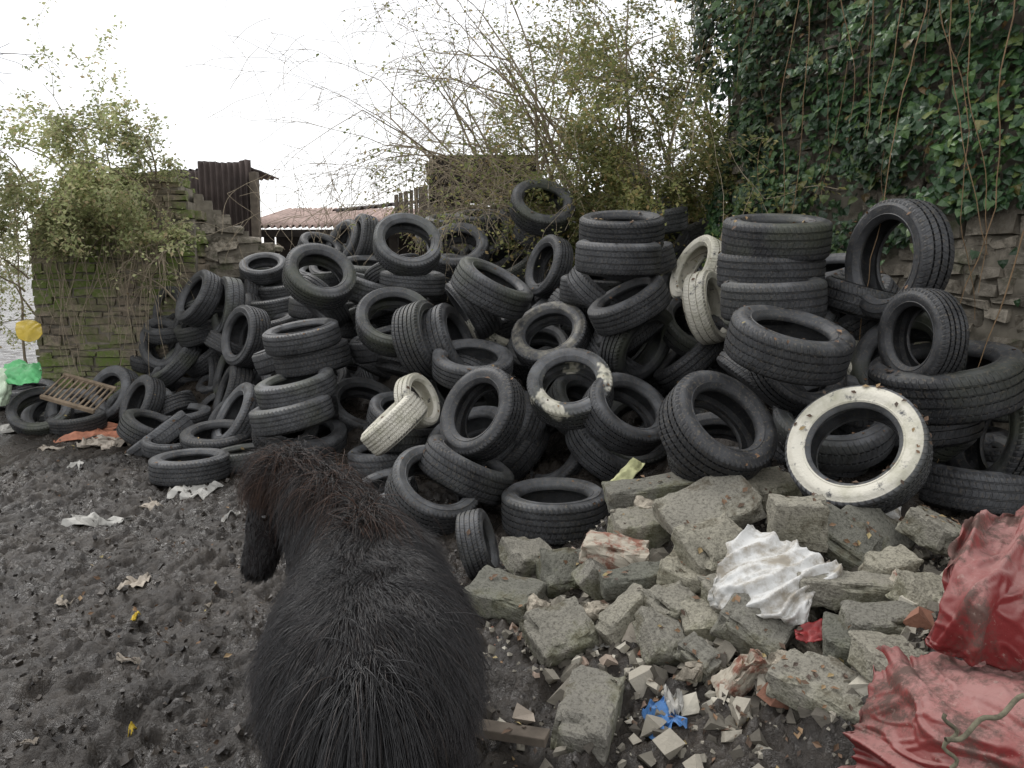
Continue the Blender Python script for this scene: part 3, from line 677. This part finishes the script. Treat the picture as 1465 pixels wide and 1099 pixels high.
flow-=n0*(flow*n0).sum(1)[:,None]; flow/=np.linalg.norm(flow,axis=1)[:,None]+1e-9
lv=np.array([1+.6*noise.noise(Vector(p)*5) for p in P0])
ln=np.where(head,.026,np.where(P0[:,2]<.3,.05,.088))*rng.uniform(.5,1.35,N)*lv
d=flow+n0*np.where(head,.25,.45)[:,None]+rng.normal(0,.18,(N,3)); d/=np.linalg.norm(d,axis=1)[:,None]
strands('coat',P0,d,ln,M_coat,6,.6,.0008,.10,4500,.6)
crest=[Vector(c) for c in((-.47,2.46,.775),(-.51,2.58,.79),(-.585,2.70,.815),(-.68,2.80,.845),(-.78,2.87,.868),(-.84,2.92,.865),(-.875,2.93,.84))]
N=16000; t=rng.random(N)*(len(crest)-1.001); i=t.astype(int); f=t-i
cc=np.array(crest); Rr=cc[i]*(1-f)[:,None]+cc[i+1]*f[:,None]
side=rng.choice([-1,1],N)
Rr=Rr+rng.normal(0,.024,(N,3))-np.array([0,0,.02])
cl=np.array([list(noise.noise_vector(Vector(p)*9)) for p in Rr])
d=side[:,None]*np.array([.66,-.6,0])*.9+np.array([-.02,-.1,.38])+cl*.8+rng.normal(0,.22,(N,3)); d/=np.linalg.norm(d,axis=1)[:,None]
strands('mane',Rr,d,rng.uniform(.14,.32,N),M_mane,9,1.5,.0009,.12,900,.5)
N=4000; Rr=np.array([-.87,2.92,.845])+rng.normal(0,.028,(N,3)); d=np.array([-.8,-.25,.25])+rng.normal(0,.35,(N,3)); d/=np.linalg.norm(d,axis=1)[:,None]
strands('forelock',Rr,d,rng.uniform(.09,.19,N),M_mane,8,1.6,.0009,.09,160,.5)
N=8000; Rr=np.array([-.325,1.66,.66])+rng.normal(0,.024,(N,3)); d=np.array([.05,-.55,.0])+rng.normal(0,.22,(N,3)); d/=np.linalg.norm(d,axis=1)[:,None]
strands('tail',Rr,d,rng.uniform(.35,.6,N),M_coat,10,2.4,.0010,.05,400,.5)
for s in(-1,1):
    bpy.ops.mesh.primitive_uv_sphere_add(radius=.014,location=(-.915,2.925+s*.078,.675)); o=bpy.context.object; o.name='eye'; o.parent=pony
    o.data.materials.append(simple('eye',(.01,.008,.007),.08,.6)); bpy.ops.object.shade_smooth()
# ------------------------------------------------------------ litter & small items
M_pap=simple('dirty_paper',(.34,.30,.25),.85,.2,9,.45); M_lw=simple('dirty_white_scrap',(.40,.39,.36),.7,.2,9,.4); M_bl=simple('blue_wrapper',(.06,.16,.36),.4,.4,14,.6); M_or=simple('orange_plastic',(.36,.15,.09),.6,.3,8,.5); M_gr=simple('green_plastic',(.10,.40,.15),.5,.4,5,.3)
M_mil=simple('translucent_white_green',(.45,.54,.40),.4,.4,5,.2); M_yl=simple('yellow_plastic',(.5,.36,.04),.5,.4,5,.3)
def scrap(name,u,v,w,h,mat,z=.02,seed=0,amp=.012):
    d=depth_at(v,z); c=S(u,v,d); a=math.atan((v-CY)/F)+PITCH; W=w*d/F/2; Hh=h*d/F/2/max(.2,math.sin(a))
    rot=Matrix.Rotation(random.uniform(-.4,.4),4,'Z')
    V=[];K=12
    for a_ in range(K+1):
        for b_ in range(K+1):
            i,j=b_/K*2-1,1-a_/K*2
            q=c+rot@Vector((W*i,Hh*j,0)); ns=noise.noise_vector(Vector((i*1.5,j*1.5,seed*3.7)))
            q+=rot@Vector((W*ns.x*.8,Hh*ns.y*.8,0)); q.z=gz(q.x,q.y)+.008+amp*abs(noise.noise(Vector((i*2,j*2,seed))))*2; V.append(q)
    me=bpy.data.meshes.new(name); me.from_pydata(V,[],[(a*(K+1)+b,a*(K+1)+b+1,(a+1)*(K+1)+b+1,(a+1)*(K+1)+b) for a in range(K) for b in range(K)])
    me.materials.append(mat); o=bpy.data.objects.new(name,me); scene.collection.objects.link(o); md=o.modifiers.new('s','SOLIDIFY'); md.thickness=.002
k=0
for u,v,w,h,mt in((190,828,36,12,M_pap),(140,740,60,12,M_lw),(280,698,50,16,M_lw),(218,718,26,5,M_pap),(185,947,28,5,M_pap),(90,862,20,5,M_pap),(60,598,40,14,M_lw),(105,665,20,5,M_lw),(75,640,26,6,M_pap),(205,645,40,8,M_lw),(330,735,16,6,M_lw),(10,612,50,16,M_lw),(192,882,6,6,M_yl),(190,1048,6,6,M_yl),(300,860,12,5,M_pap),(860,945,36,20,M_lw),(1010,965,24,10,M_pap),(45,1065,18,4,M_pap)):
    k+=1; scrap('litter_scrap',u,v,w,h,mt,seed=k)
scrap('orange_plastic_litter',165,618,95,18,M_or,seed=31,amp=.03); scrap('brown_plastic_litter',150,632,60,12,M_pap,seed=33,amp=.03)
scrap('blue_wrapper',942,1056,34,34,M_bl,seed=35,amp=.03); scrap('white_wrapper',962,1050,22,22,M_lw,seed=36,amp=.04)
cloth('green_plastic_bag',[[(5,520,7.8),(30,515,7.8),(58,520,7.8)],[(2,535,7.6),(32,532,7.5),(60,535,7.6)],[(8,548,7.5),(30,550,7.4),(55,546,7.5)]],M_gr,amp=.025,fs=8,seed=8)
cloth('white_plastic_container',[[(-20,530,7.6),(0,525,7.6),(15,530,7.6)],[(-20,560,7.5),(0,560,7.4),(18,560,7.5)],[(-20,580,7.5),(0,582,7.4),(12,580,7.5)]],M_mil,amp=.02,fs=8,seed=9)
cloth('yellow_plastic_bag',[[(22,462,8.62),(40,457,8.62),(58,463,8.62)],[(22,475,8.5),(40,474,8.5),(60,476,8.5)],[(26,484,8.45),(40,489,8.45),(54,486,8.45)]],M_yl,amp=.008,fs=6,seed=12)
e=empty('wooden_rack'); mb=MB(); c=S(112,562,7.2); ax=Vector((.26,-.05,-.06)); ay=Vector((.08,.25,.16))
for s in(-1,1): mb.box(c+ay*s*.5,ax,ay.normalized()*.014,Vector((0,0,.014)))
for i in range(-5,6): mb.box(c+ax*(i/5.2),ax.normalized()*.008,ay*.5,Vector((0,0,.006)))
mb.obj('slats',simple('grey_wood',(.17,.13,.09),.8,.2,9,.4),.002,parent=e)
mb=MB(); mb.box(S(712,1045,2.62),Vector((.16,-.06,.01)),Vector((.01,.03,0)),Vector((0,0,.015)),.004); mb.obj('timber_offcut',M_wood,.004)
pts=[[(S(1500-i*7,980+i*4+6*math.sin(i*.8),1.90-.002*i),.006) for i in range(22)],[(S(1360+10*math.sin(i*.9),1100-i*6,1.90),.005) for i in range(14)]]
curves_obj('rope',pts,simple('rope_fibre',(.14,.13,.09),.8,.2,40,.4),None,2)
# ------------------------------------------------------------ fallen leaves by ray casting
bpy.context.view_layer.update(); dg=bpy.context.evaluated_depsgraph_get()
mb=MB(); cnt=0
for _ in range(10000):
    y=random.uniform(2.0,8.2); x=random.uniform(-.6*y,.7*y)
    dens=.2+.8*max(0,min(1,(x/y+.1)*1.6))
    if random.random()>dens: continue
    hit,loc,nor,ix,ob,_m=scene.ray_cast(dg,Vector((x,y,2.9)),Vector((0,0,-1)))
    if not hit or nor.z<.35 or ob.name.startswith(('leaves','hanging','branches','coat','mane','pony','tail','white','lower','upper')): continue
    if noise.noise(Vector((x*2,y*2,1)))<-.1: continue
    l=random.uniform(.015,.04); mb.leaf(loc+nor*.006,(nor+rv()*.35).normalized(),rv(),l,l*.6,1); cnt+=1
M_fl=NT('dead_leaf'); m=M_fl; m.col(m.ramp(m.island(),[(0,(.05,.035,.025)),(.5,(.12,.07,.04)),(.85,(.22,.13,.07)),(1,(.33,.27,.12))])); m.rough(.7)
mb.obj('fallen_leaves',M_fl.m)
# ------------------------------------------------------------ light
w=bpy.data.worlds.new('World'); scene.world=w; w.use_nodes=True; nt=w.node_tree; bg=nt.nodes['Background']
sky=nt.nodes.new('ShaderNodeTexSky'); sky.sky_type='NISHITA'; sky.sun_disc=False; sky.sun_elevation=R(48); sky.sun_rotation=R(-40)
mx=nt.nodes.new('ShaderNodeMix'); mx.data_type='RGBA'; mx.inputs[0].default_value=.88; mx.inputs[7].default_value=(9.8,9.8,9.9,1)
nt.links.new(sky.outputs[0],mx.inputs[6]); nt.links.new(mx.outputs[2],bg.inputs['Color']); bg.inputs['Strength'].default_value=.15
sl=bpy.data.lights.new('sun','SUN'); sl.energy=1.4; sl.angle=R(20); sl.color=(1,.97,.93); so=bpy.data.objects.new('sun',sl); scene.collection.objects.link(so)
az=R(-40); dirn=Vector((math.sin(az)*math.cos(R(48)),math.cos(az)*math.cos(R(48)),math.sin(R(48)))); so.rotation_euler=dirn.to_track_quat('Z','Y').to_euler()
scene.view_settings.view_transform='Standard'; scene.view_settings.look='None'; scene.view_settings.exposure=0
